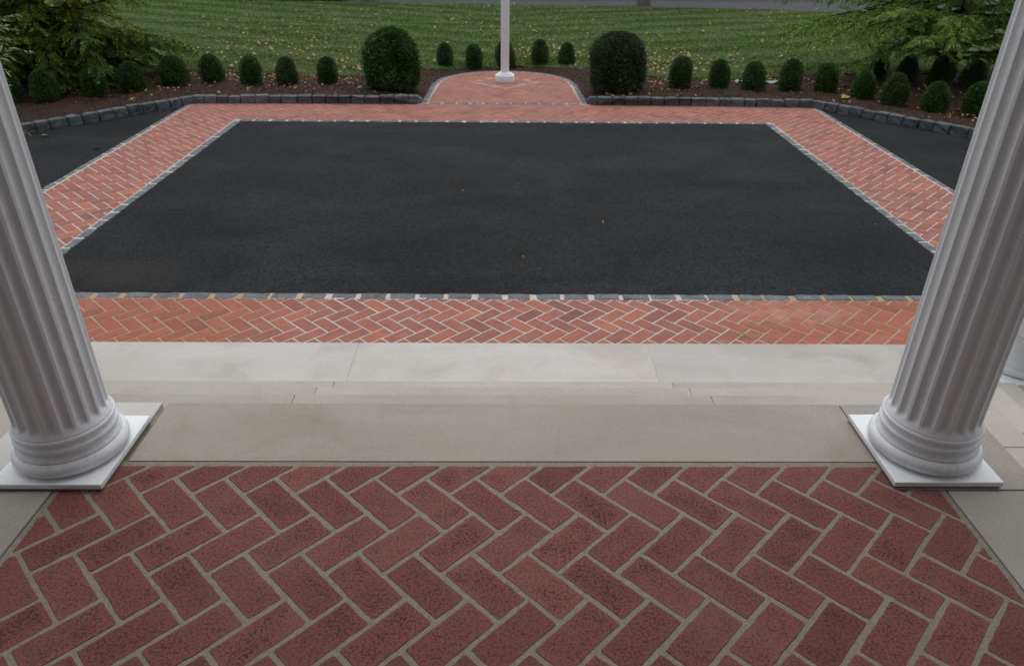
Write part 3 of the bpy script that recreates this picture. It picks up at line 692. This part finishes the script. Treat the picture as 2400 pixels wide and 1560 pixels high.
# ------------------------------------------------------------------ granite kerbs
def kerb(sgn, label):
    k = empty('granite_kerb', (sgn*2.8, KY, G)); tag(k, label, 'kerb', 'granite kerbs round the planting bed')
    pts_ = [(1.19, 10.90), (KX, KY), (9.0, kerb_y(9.0))]
    for (ax, ay), (bx_, by_) in zip(pts_[:-1], pts_[1:]):
        L = math.hypot(bx_-ax, by_-ay); n = round(L/.187); dx, dy = (bx_-ax)/L, (by_-ay)/L; pos = 0
        ws = np.array([random.uniform(.8, 1.2) for _ in range(n)]); ws = ws/ws.sum()*L
        for i, wd in enumerate(ws):
            h = .104+random.gauss(0, .004)
            bm = bmesh.new(); bmesh.ops.create_cube(bm, size=1)
            bmesh.ops.subdivide_edges(bm, edges=bm.edges[:], cuts=2, use_grid_fill=True)
            first = (i == 0 and ax < 2)
            for v in bm.verts:
                X_, Y_, Z_ = v.co.x*(wd-.009), v.co.y*.115, v.co.z
                # quarry-faced: corners knocked off, faces lumpy
                e = (abs(v.co.x) > .49)+(abs(v.co.y) > .49)+(v.co.z > .49)
                s_ = 1-.03*(e >= 2)-.04*(e >= 3)
                top = v.co.z > .49
                z_ = (Z_+.5)*(h+.03)-.03 - (.005 if e >= 2 and top else 0)
                if first and top and v.co.x < -.2: z_ -= .045
                v.co = Vector((X_*s_+random.gauss(0, .003), Y_*s_+random.gauss(0, .0045), z_+random.gauss(0, .0025)))
            t = pos+wd/2; pos += wd
            ang = math.atan2(dy, dx*1.0)
            for v in bm.verts:
                x, y, z = v.co; v.co = Vector((sgn*(ax+dx*t+dx*x-dy*(y)), ay+dy*t+dy*x+dx*y+.055, z))
            if sgn < 0: bmesh.ops.reverse_faces(bm, faces=bm.faces[:])
            bmesh.ops.bevel(bm, geom=[e for e in bm.edges if e.calc_face_angle(0) > .9], offset=.004, segments=1, affect='EDGES')
            o = bm_obj('kerb_stone', bm, M['kerb_granite'], k)
            o.matrix_parent_inverse = Matrix.Translation((-sgn*2.8, -KY, 0))
kerb(-1, 'low kerb of grey granite blocks left of the flagpole pad'); kerb(1, 'low kerb of grey granite blocks right of the flagpole pad')

# ------------------------------------------------------------------ mulch bed, lawn, road
xs = np.arange(-12, 12.01, .07); ns = 36; V = []
for x in xs:
    y0, y1 = kerb_y(x)+.05, back_y(x)+.12
    for j in range(ns):
        y = y0+(y1-y0)*j/(ns-1); V.append((x, y, gz(x, y)+.012*math.sin(x*5+y*3)*min(1, max(0, pad_dist(x, y)))+random.gauss(0, .007)))
idx = np.arange(len(xs)*ns).reshape(len(xs), ns)
F = np.stack([idx[:-1, :-1].ravel(), idx[1:, :-1].ravel(), idx[1:, 1:].ravel(), idx[:-1, 1:].ravel()], 1)
tag(npmesh('mulch_bed', V, F, M['mulch'], smooth=True), kind='structure')
n = 16000
cx = rng.uniform(-8, 8, n); cy = np.array([random.uniform(kerb_y(x)+.12, back_y(x)+.03) for x in cx])
keep = np.array([pad_dist(x, y) > .14 for x, y in zip(cx, cy)]); cx, cy = cx[keep], cy[keep]; n = len(cx)
cz = np.array([gz(x, y) for x, y in zip(cx, cy)])+.008
az = rng.uniform(0, 2*math.pi, n); D = np.stack([np.cos(az), np.sin(az), rng.normal(.05, .35, n)], 1); D = unit(D)
N = unit(np.stack([rng.normal(0, .5, n), rng.normal(0, .5, n), np.ones(n)], 1))
v_, f_, a_ = leaf_quads(np.stack([cx, cy, cz], 1), D, N, rng.uniform(.02, .065, n), rng.uniform(.006, .018, n), np.clip(rng.normal(.45, .25, n), 0, 1))
tag(npmesh('mulch_chips', v_, f_, M['chip'], attrs={'v': a_}), 'shredded dark brown bark mulch over the planting bed', 'mulch', kind='stuff')

xs = np.arange(-40, 40.1, .25); ns = 50; V = []
for x in xs:
    y0, y1 = back_y(max(-13.9, min(13.9, x))), road_near(max(-16, min(16, x)))
    for j in range(ns):
        y = y0+(y1-y0)*(j/(ns-1))**1.3; V.append((x, y, gz(x, y)+.008+random.gauss(0, .002)))
idx = np.arange(len(xs)*ns).reshape(len(xs), ns)
F = np.stack([idx[:-1, :-1].ravel(), idx[1:, :-1].ravel(), idx[1:, 1:].ravel(), idx[:-1, 1:].ravel()], 1)
tag(npmesh('lawn', V, F, M['soil'], smooth=True), kind='structure')
# grass blades, thinning with distance, wider further off
n = 260000
gx = rng.uniform(-11.5, 11.5, n); t = rng.random(n)
yb_ = np.interp(gx, bx, by)+.035*np.sin(gx*9)+.025*np.sin(gx*23+1); yr = 24.09-.095*gx-.003*gx**2
gy = yb_+(yr-yb_)*t**1.35+rng.normal(0, .02, n)
r_ = np.hypot(gx, gy-12.42); pdv = np.where(gy > 12.42, r_-1.09, np.abs(gx)-1.13); tt = np.clip((pdv-.02)/.55, 0, 1); tt = tt*tt*(3-2*tt)
gzv = -.845+.105*tt+.004
az = rng.uniform(0, 2*math.pi, n)
lean = rng.uniform(.25, 1.1, n)
D = unit(np.stack([np.cos(az)*lean, np.sin(az)*lean, np.ones(n)], 1)); N = unit(np.stack([rng.normal(0, .4, n), -np.ones(n), rng.normal(.5, .4, n)], 1))
far = np.clip((gy-12)/12, 0, 1)
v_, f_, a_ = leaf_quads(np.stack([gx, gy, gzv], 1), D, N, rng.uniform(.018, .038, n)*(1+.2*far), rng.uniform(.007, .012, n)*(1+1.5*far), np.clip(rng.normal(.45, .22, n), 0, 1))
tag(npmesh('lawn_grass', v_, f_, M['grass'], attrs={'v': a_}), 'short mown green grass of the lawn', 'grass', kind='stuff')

xs = np.arange(-60, 60.1, 2.0)
def band(name, fa, fb, z, mat):
    V = []; F = []
    for i, x in enumerate(xs):
        c = max(-20, min(20, x)); V += [(x, fa(c), z), (x, fb(c), z)]
        if i: F.append((2*i-2, 2*i, 2*i+1, 2*i-1))
    return tag(pymesh(name, V, F, mat), kind='structure')
band('road', lambda x: road_near(x)-.1, road_far, -.765, M['road'])
V = []; F = []
for i, x in enumerate(xs):
    c = max(-20, min(20, x)); y = road_far(c)
    V += [(x, y-.01, -.80), (x, y-.01, -.66), (x, y+.45, -.66), (x, y+1.6, -.67)]
    if i:
        for q in range(3): F.append((4*i-4+q, 4*i+q, 4*i+q+1, 4*i-3+q))
tag(pymesh('pavement', V, F, M['concrete']), kind='structure')
band('far_bed', lambda x: road_far(x)+.9, lambda x: road_far(x)+40, -.65, M['mulch'])

# street trees on the far edge of the lawn
def street_tree(x, y, r, label, seed):
    rg = np.random.default_rng(seed); z = -.74
    t = empty('street_tree', (x, y, z)); tag(t, label, 'tree', 'street trees at the road edge')
    tp = np.array([(rg.normal(0, .02)*k, rg.normal(0, .02)*k, -.05+4.4*k/8) for k in range(9)])
    parts = [tube_np(tp, [r*(1.45 if k == 0 else 1.08 if k == 1 else 1)*(1-.45*k/8) for k in range(9)], 14)]
    lim = []
    for k in range(9):
        b = branch_path(rg, tp[5+k % 4], k*2.4, rg.uniform(1.4, 2.4), rg.uniform(.5, 1.1), -.02); lim.append(b); parts.append(tube_np(b, np.linspace(r*.35, .02, len(b)), 7))
    V, F = merge(parts); npmesh('trunk', V, F, M['greybark'], t, smooth=True)
    pts_ = np.concatenate([b[3:] for b in lim]); n = 5000
    p0 = pts_[rg.integers(0, len(pts_), n)]+rg.normal(0, .45, (n, 3)); D = unit(rg.normal(0, 1, (n, 3))); N = unit(rg.normal(0, 1, (n, 3))+np.array([0, 0, 1.]))
    v_, f_, a_ = leaf_quads(p0, D, N, rg.uniform(.08, .15, n), rg.uniform(.05, .09, n), np.clip(rg.normal(.5, .2, n), 0, 1)); npmesh('crown', v_, f_, M['conifer_leaf'], t, {'v': a_})
street_tree(4.16, 24.0, .165, 'grey street tree trunk at the road edge, to the right of the flagpole', 3)
street_tree(-4.2, 24.75, .19, 'grey street tree trunk at the road edge, to the left of the flagpole', 4)

# dark car parked along the road at the far left
car = empty('parked_car', (-7.0, 25.75, -.765)); tag(car, 'dark car parked by the far end of the lawn', 'car')
pr = [(-2.05, .22), (-2.1, .55), (-2.0, .82), (-1.35, .92), (-.75, 1.38), (.55, 1.42), (1.25, .98), (1.95, .88), (2.1, .6), (2.05, .22)]
bm = bmesh.new(); va = [bm.verts.new((x, -.86 if z < 1 else -.66, z)) for x, z in pr]; vb = [bm.verts.new((x, .86 if z < 1 else .66, z)) for x, z in pr]
bm.faces.new(va); bm.faces.new(vb[::-1])
for i in range(len(pr)): bm.faces.new((va[i-1], vb[i-1], vb[i], va[i]))
bmesh.ops.recalc_face_normals(bm, faces=bm.faces[:]); bmesh.ops.bevel(bm, geom=bm.edges[:], offset=.05, segments=2, affect='EDGES')
bm_obj('body', bm, M['car_paint'], car)
for s in (-1, 1):
    for (x0, x1, z0, z1, xt) in ((-1.1, -.12, .95, 1.3, -.68), (-.05, .85, .95, 1.3, .5)):
        yy = s*.80
        pymesh('window', [(x0, yy*1.04, z0), (x1, yy*1.04, z0), (x1 if x1 < 0 else xt, s*.715, z1), (xt if x0 < -1 else x0, s*.715, z1), (x0, yy*.98, z0), (x1, yy*.98, z0), (x1 if x1 < 0 else xt, s*.66, z1), (xt if x0 < -1 else x0, s*.66, z1)],
               [(0, 1, 2, 3), (7, 6, 5, 4), (0, 4, 5, 1), (1, 5, 6, 2), (2, 6, 7, 3), (3, 7, 4, 0)], M['glass'], car)
    for x in (-1.3, 1.3):
        wv = lathe('wheel', [(.20, -.1), (.32, -.1), (.335, -.07), (.335, .07), (.32, .1), (.20, .1)], M['tyre'], car, 32)
        wv.location = (x, s*.8, .335); wv.rotation_euler = (R(90), 0, 0)
        lathe('rim', [(.05, -.11), (.20, -.105), (.21, -.09), (.21, .09), (.20, .105), (.05, .11)], M['rim'], wv, 24)
    box('headlight', 2.03, 2.11, s*.6-.14, s*.6+.14, .62, .74, M['lamp'], car, bev=.02); box('taillight', -2.12, -2.04, s*.62-.13, s*.62+.13, .64, .78, M['tail'], car, bev=.02)

# ------------------------------------------------------------------ boxwoods
def box_profile(t, flat_top=2.6):
    if flat_top > 2.9: return ((1-max(0, (t-.34)/.66)**flat_top)**.5 if t < 1 else 0)*(.95+.05*min(1, t/.2))
    top = (1-max(0, (t-.30)/.70)**flat_top)**.5 if t < 1 else 0
    return top*(.86+.14*min(1, t/.2)**.7)
def boxwood_meshes(seed, Hh, Rr, nleaf, leaf, lump, matkey, flat_top=2.6):
    rg = np.random.default_rng(seed)
    ph = rg.uniform(0, 6.28, 8); fr = rg.integers(2, 6, 8)
    def rad(t, az):
        l = 1+lump*sum(math.sin(fr[k]*az+ph[k]+t*(3+k))*.35 for k in range(4))
        return Rr*box_profile(t, flat_top)*l
    # leaves
    tt = 1-rg.random(nleaf*2)**1.0; az = rg.uniform(0, 2*math.pi, nleaf*2)
    w_ = np.array([box_profile(t, flat_top) for t in tt]); k = rg.random(len(tt)) < (w_*.85+.15); tt, az = tt[k][:nleaf], az[k][:nleaf]
    ntop = nleaf//6                                            # fill the flat crown
    rr = np.array([rad(t, a__) for t, a__ in zip(tt, az)])*(rg.uniform(.86, 1.03, len(tt))+(rg.random(len(tt)) < .12)*rg.uniform(0, .13, len(tt)))
    P0 = np.stack([rr*np.cos(az), rr*np.sin(az), .05*Hh+tt*Hh*.95], 1)
    out = np.stack([np.cos(az), np.sin(az), (tt-.45)*1.6], 1)
    rt = np.sqrt(rg.random(ntop))*.62*Rr; at_ = rg.uniform(0, 6.283, ntop)
    zt = []
    for r__ in rt/Rr:
        lo, hi = .4, .9999
        for _ in range(14):
            mid = (lo+hi)/2
            if box_profile(mid, flat_top) > r__: lo = mid
            else: hi = mid
        zt.append(lo)
    zt = np.array(zt)
    P0 = np.concatenate([P0, np.stack([rt*np.cos(at_), rt*np.sin(at_), .05*Hh+zt*Hh*.95*rg.uniform(.97, 1.015, ntop)], 1)])
    out = np.concatenate([out, np.stack([np.cos(at_)*.4, np.sin(at_)*.4, np.ones(ntop)], 1)])
    n = len(P0); D = unit(unit(out)*.9+rg.normal(0, .55, (n, 3))); N = unit(unit(out)+rg.normal(0, .6, (n, 3)))
    vcl = np.array([.10*math.sin(p[0]*23+ph[5])+.10*math.sin(p[2]*19+p[1]*21+ph[6]) for p in P0])
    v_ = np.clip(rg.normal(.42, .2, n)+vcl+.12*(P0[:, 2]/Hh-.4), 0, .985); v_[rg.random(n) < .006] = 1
    lv, lf, la = leaf_quads(P0, D, N, rg.uniform(.7, 1.3, n)*leaf, rg.uniform(.42, .6, n)*leaf, v_)
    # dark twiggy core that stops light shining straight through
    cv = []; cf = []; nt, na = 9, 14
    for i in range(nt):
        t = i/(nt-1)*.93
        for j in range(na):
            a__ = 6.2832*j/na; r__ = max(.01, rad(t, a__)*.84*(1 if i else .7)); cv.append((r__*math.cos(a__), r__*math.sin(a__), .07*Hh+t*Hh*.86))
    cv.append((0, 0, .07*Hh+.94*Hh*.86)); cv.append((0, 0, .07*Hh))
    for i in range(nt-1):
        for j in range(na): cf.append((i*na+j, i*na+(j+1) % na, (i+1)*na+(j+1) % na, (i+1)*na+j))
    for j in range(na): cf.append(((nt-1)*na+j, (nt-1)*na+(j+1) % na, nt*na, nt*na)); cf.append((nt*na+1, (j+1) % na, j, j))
    V = np.concatenate([lv, np.array(cv)]); faces = [tuple(q) for q in lf.tolist()]+[tuple(dict.fromkeys(int(i_)+len(lv) for i_ in q)) for q in cf]
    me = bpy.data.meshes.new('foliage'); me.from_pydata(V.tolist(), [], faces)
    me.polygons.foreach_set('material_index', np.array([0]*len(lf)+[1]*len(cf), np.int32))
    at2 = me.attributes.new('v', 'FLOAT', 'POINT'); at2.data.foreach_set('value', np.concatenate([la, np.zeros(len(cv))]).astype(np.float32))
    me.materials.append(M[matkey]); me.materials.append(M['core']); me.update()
    sp = []
    for k in range(5):
        q = rg.normal(0, .02, 2)*Rr/.2; sp.append(tube_np([(q[0]*.4, q[1]*.4, -.03), (q[0], q[1], Hh*.08), (q[0]*2, q[1]*2, Hh*.22)], [.011*Rr/.2, .009*Rr/.2, .006*Rr/.2], 5))
    sv_, sf_ = merge(sp); ms = bpy.data.meshes.new('stem'); ms.from_pydata(sv_.tolist(), [], sf_.tolist()); ms.materials.append(M['bark'])
    return me, ms
small = [boxwood_meshes(100+k, .47, .183, 5600, .022, .11, 'boxwood_leaf', ft) for k, ft in enumerate((2.4, 2.0, 3.0, 2.2))]
protos = []
for me, ms in small: protos.append((me, ms))
def shrub(x, y, hs_, ws_, rz, label, group, k, z=None, src=None):
    t = empty('boxwood_shrub', (x, y, (gz(x, y) if z is None else z)-.01), rz); q = 1 if src else .80 if group in (GB,) else .84 if x > 5 else .88; q *= 1+.06*math.sin(k*2.7+x*3.1); t.scale = (ws_*q, ws_*q*(1+.08*math.sin(x*7)), hs_*q); t.rotation_euler = (.07*math.sin(x*5+1), .07*math.cos(x*4), rz)
    tag(t, label, 'shrub', group)
    me, ms = src or protos[k % len(protos)]
    for nm, mm in (('foliage', me), ('stem', ms)):
        o = bpy.data.objects.new(nm, mm); COL.objects.link(o); o.parent = t
    return t
GL, GP, GR, GB = 'small boxwoods along the left kerb', 'small boxwoods behind the flagpole pad', 'small boxwoods along the right kerb', 'small boxwoods under the right conifer'
left = [(-2.735, 11.86, 1.0, .98, 'small clipped boxwood nearest the big boxwood left of the flagpole'),
        (-3.36, 11.84, 1.0, 1.02, 'small clipped boxwood with yellow leaves scattered at its foot, left bed'),
        (-3.91, 11.82, 1.0, 1.03, 'small rounded boxwood third in line leftward from the big left boxwood'),
        (-4.54, 11.96, .97, 1.02, 'small boxwood on a bare short stem near the left kerb corner'),
        (-5.02, 11.72, .96, 1.1, 'small broad boxwood behind the bend of the left kerb'),
        (-5.44, 11.24, .97, 1.02, 'small dark boxwood just right of the left conifer\'s shadow'),
        (-5.82, 10.86, 1.0, 1.05, 'small dark boxwood in front of the left conifer\'s dark hollow'),
        (-6.31, 10.48, 1.05, 1.08, 'small shaded boxwood in front of the left conifer, beside the left column'),
        (-6.80, 10.40, 1.05, 1.05, 'small boxwood half hidden by the left column')]
for i, (x, y, h_, w_, lb) in enumerate(left): shrub(x, y, h_, w_, i*1.3, lb, GL, i)
padrow = [(-1.05, 13.62, .93, .92, 'small boxwood leftmost behind the brick flagpole pad'),
          (-.54, 13.74, .93, .88, 'small boxwood just left of the white flagpole, behind the pad'),
          (.023, 13.82, .98, .95, 'small boxwood mostly hidden behind the white flagpole'),
          (.63, 13.84, .98, .9, 'small boxwood just right of the white flagpole, behind the pad'),
          (1.10, 13.74, .95, .9, 'small boxwood rightmost behind the brick flagpole pad')]
for i, (x, y, h_, w_, lb) in enumerate(padrow): shrub(x, y, h_, w_, i*1.7+.5, lb, GP, i+1)
right = [(2.72, 11.83, 1.02, .95, 'small clipped boxwood nearest the big boxwood right of the flagpole'),
         (3.33, 11.79, 1.02, 1.0, 'small boxwood just left of the pale blue sheet in the right bed'),
         (3.81, 11.62, 1.02, 1.0, 'small boxwood standing in front of the pale blue sheet'),
         (4.37, 11.64, 1.02, 1.0, 'small boxwood just right of the pale blue sheet'),
         (4.87, 11.50, 1.0, .98, 'small boxwood behind the bend of the right kerb'),
         (5.25, 11.04, 1.0, 1.1, 'small broad boxwood next to the bright yellow leaf, right bed'),
         (5.50, 10.60, 1.05, 1.0, 'small upright boxwood in front of the gap between two shaded boxwoods, right bed'),
         (5.89, 10.25, 1.05, 1.13, 'small wide boxwood with yellow leaves caught on it, right bed'),
         (6.38, 10.05, 1.05, 1.1, 'small boxwood half hidden by the right column')]
for i, (x, y, h_, w_, lb) in enumerate(right): shrub(x, y, h_, w_, i*2.1+.2, lb, GR, i+2)
backrow = [(6.15, 12.62, 1.1, .98, 'shaded boxwood behind the right kerb row, leftmost under the right conifer'),
           (6.58, 12.50, 1.1, 1.0, 'shaded boxwood under the right conifer, second from the lawn side'),
           (6.98, 12.22, 1.1, 1.1, 'shaded boxwood in front of the right conifer\'s trunk'),
           (7.36, 11.95, 1.1, 1.1, 'shaded boxwood under the right conifer, closest to the right column')]
for i, (x, y, h_, w_, lb) in enumerate(backrow): shrub(x, y, h_, w_, i*1.1+.9, lb, GB, i)
bigL = boxwood_meshes(55, .79, .355, 24000, .034, .15, 'boxwood_leaf', 2.95)
bigR = boxwood_meshes(66, .855, .418, 24000, .028, .07, 'boxwood_leaf_dull', 4.2)
shrub(-1.70, 11.58, 1.0, 1.0, .4, 'big bushy green boxwood left of the flagpole pad', 'big boxwoods flanking the flagpole pad', 0, src=bigL)
shrub(1.71, 11.60, .99, 1.03, 1.9, 'big smooth dull green boxwood right of the flagpole pad', 'big boxwoods flanking the flagpole pad', 0, src=bigR)

# ------------------------------------------------------------------ fallen leaves
def litter(name, label, pts_, sizes, vals):
    n = len(pts_); az = rng.uniform(0, 6.283, n); D = unit(np.stack([np.cos(az), np.sin(az), rng.normal(.15, .25, n)], 1))
    N = unit(np.stack([rng.normal(0, .35, n), rng.normal(0, .35, n), np.ones(n)], 1))
    v_, f_, a_ = leaf_quads(np.array(pts_), D, N, sizes, sizes*rng.uniform(.55, .9, n), vals)
    # cup every leaf: lift one side point
    v_ = v_.reshape(-1, 4, 3); v_[:, 1, 2] += sizes*.25*rng.random(n); v_[:, 3, 2] += sizes*.2*rng.random(n)
    return npmesh(name, v_.reshape(-1, 3), f_, M['dead_leaf'], attrs={'v': a_})
pts_ = []; sz = []; va_ = []
def drop(x, y, s, lift, v=None):
    pts_.append((x, y, gz(x, y)+lift)); sz.append(s*random.uniform(.65, 1.3)); va_.append(np.clip(random.gauss(.62, .17), 0, .92) if v is None else v)
for _ in range(480):
    x = random.uniform(-9, 9.5); yb = back_y(x); y = yb+(road_near(x)-yb)*random.random()**1.2
    if random.random() < (.55 if x > 2.5 else 1): drop(x, y, .062, .045)
for (cx_, cy_, sx, sy, n) in ((2.6, 14.0, .9, .75, 300), (1.3, 14.8, 1.0, .8, 170), (-4.0, 15.5, 1.6, 1.3, 260), (-3.0, 19.5, 2.2, 1.5, 160), (6, 17, 1.2, .5, 40), (-2.6, 13.2, 1.2, .6, 150), (3.0, 13.0, .8, .3, 50), (-.2, 17, 2.5, 2, 90), (.5, 15.2, .8, .3, 40)):
    for _ in range(n):
        x, y = random.gauss(cx_, sx), random.gauss(cy_, sy)
        if back_y(x)+.02 < y < road_near(x): drop(x, y, .062, .045)
for (cx_, cy_, sx, sy, n) in ((-3.35, 11.75, .45, .35, 130), (-2.3, 11.9, .5, .45, 180), (-4.4, 12.4, .7, .25, 160), (-5.3, 11.6, .4, .5, 120), (2.4, 12.0, .35, .4, 110), (3.2, 12.2, .9, .12, 110), (5.3, 11.9, .5, .45, 150), (6.2, 11.0, .7, .6, 170), (6.15, 9.7, .4, .25, 110), (-3.6, 12.3, .6, .1, 80), (4.6, 12.4, .6, .15, 70), (-6.1, 11.0, .5, .35, 60), (1.75, 11.2, .35, .12, 25), (-1.7, 11.15, .35, .12, 20), (0, 12, 5, 1.2, 90)):
    for _ in range(n):
        x, y = random.gauss(cx_, sx), random.gauss(cy_, sy)
        if kerb_y(x)+.16 < y < back_y(x) and pad_dist(x, y) > .16: drop(x, y, .042, .018)
for _ in range(7):
    x, y = random.uniform(-3.3, 3.3), random.uniform(4.8, 9.7); pts_.append((x, y, G+.006)); sz.append(random.uniform(.012, .026)); va_.append(random.uniform(.3, .9))
tag(litter('fallen_leaves', '', pts_, np.array(sz), np.array(va_)), 'small tan and yellow fallen leaves scattered over lawn and mulch', 'leaves', kind='stuff')
def one_leaf(name, label, x, y, z, s, v, n=1, cat='leaf'):
    k = []
    for i in range(n): k.append((x+random.gauss(0, s*.35)*(n > 1), y+random.gauss(0, s*.12)*(n > 1), z+.004+i*.003))
    o = litter(name, '', k, np.full(n, s), np.full(n, v)); tag(o, label, cat); return o
one_leaf('fallen_leaf', 'bright yellow fallen leaf on the mulch near the right kerb bend', 4.93, 10.93, -.725, .09, .92, 3)
one_leaf('fallen_leaf', 'yellow fallen leaves on the mulch behind the left kerb', -5.15, 9.98+.45, -.725, .06, .92, 5, 'leaves')
one_leaf('fallen_leaf', 'green leaf lying on the asphalt beyond the left brick band', -4.70, 8.48, G-.012, .10, 1., 1)
one_leaf('fallen_leaf', 'green leaf lying close to the foot of the left kerb', -5.55, 9.02, G-.012, .09, 1., 1)
sp = empty('grass_sprig', (1.565, 4.085, G)); tag(sp, 'short green grass sprig lying on the front brick band', 'sprig')
pp = [(random.uniform(-.05, .05), random.gauss(0, .008), .004+.002*i) for i in range(9)]
Dm = unit(np.array([(random.choice((-1, 1)), random.gauss(0, .35), .12) for _ in pp])); v_, f_, a_ = leaf_quads(np.array(pp), Dm, np.tile([0, -.3, 1.], (9, 1)), np.full(9, .055), np.full(9, .008), np.full(9, .35))
npmesh('blades', v_, f_, M['grass'], sp, {'v': a_})
# pale blue sheet half buried behind a boxwood in the right bed
V = []; F = []; n = 16
for i in range(n+1):
    for j in range(4):
        x, y = 3.66+.86*i/n, 12.03+.10*j/3+.03*math.sin(i*1.1)*(j/3); V.append((x, y, gz(x, y)+.03+.018*math.sin(i*1.7+j*2)+random.gauss(0, .005)))
for i in range(n):
    for j in range(3): F.append((i*4+j, i*4+4+j, i*4+5+j, i*4+1+j))
o = pymesh('plastic_sheet', V, F, M['sheet'], smooth=True); tag(o, 'pale blue crumpled sheet lying on the mulch behind the right boxwoods', 'sheet')
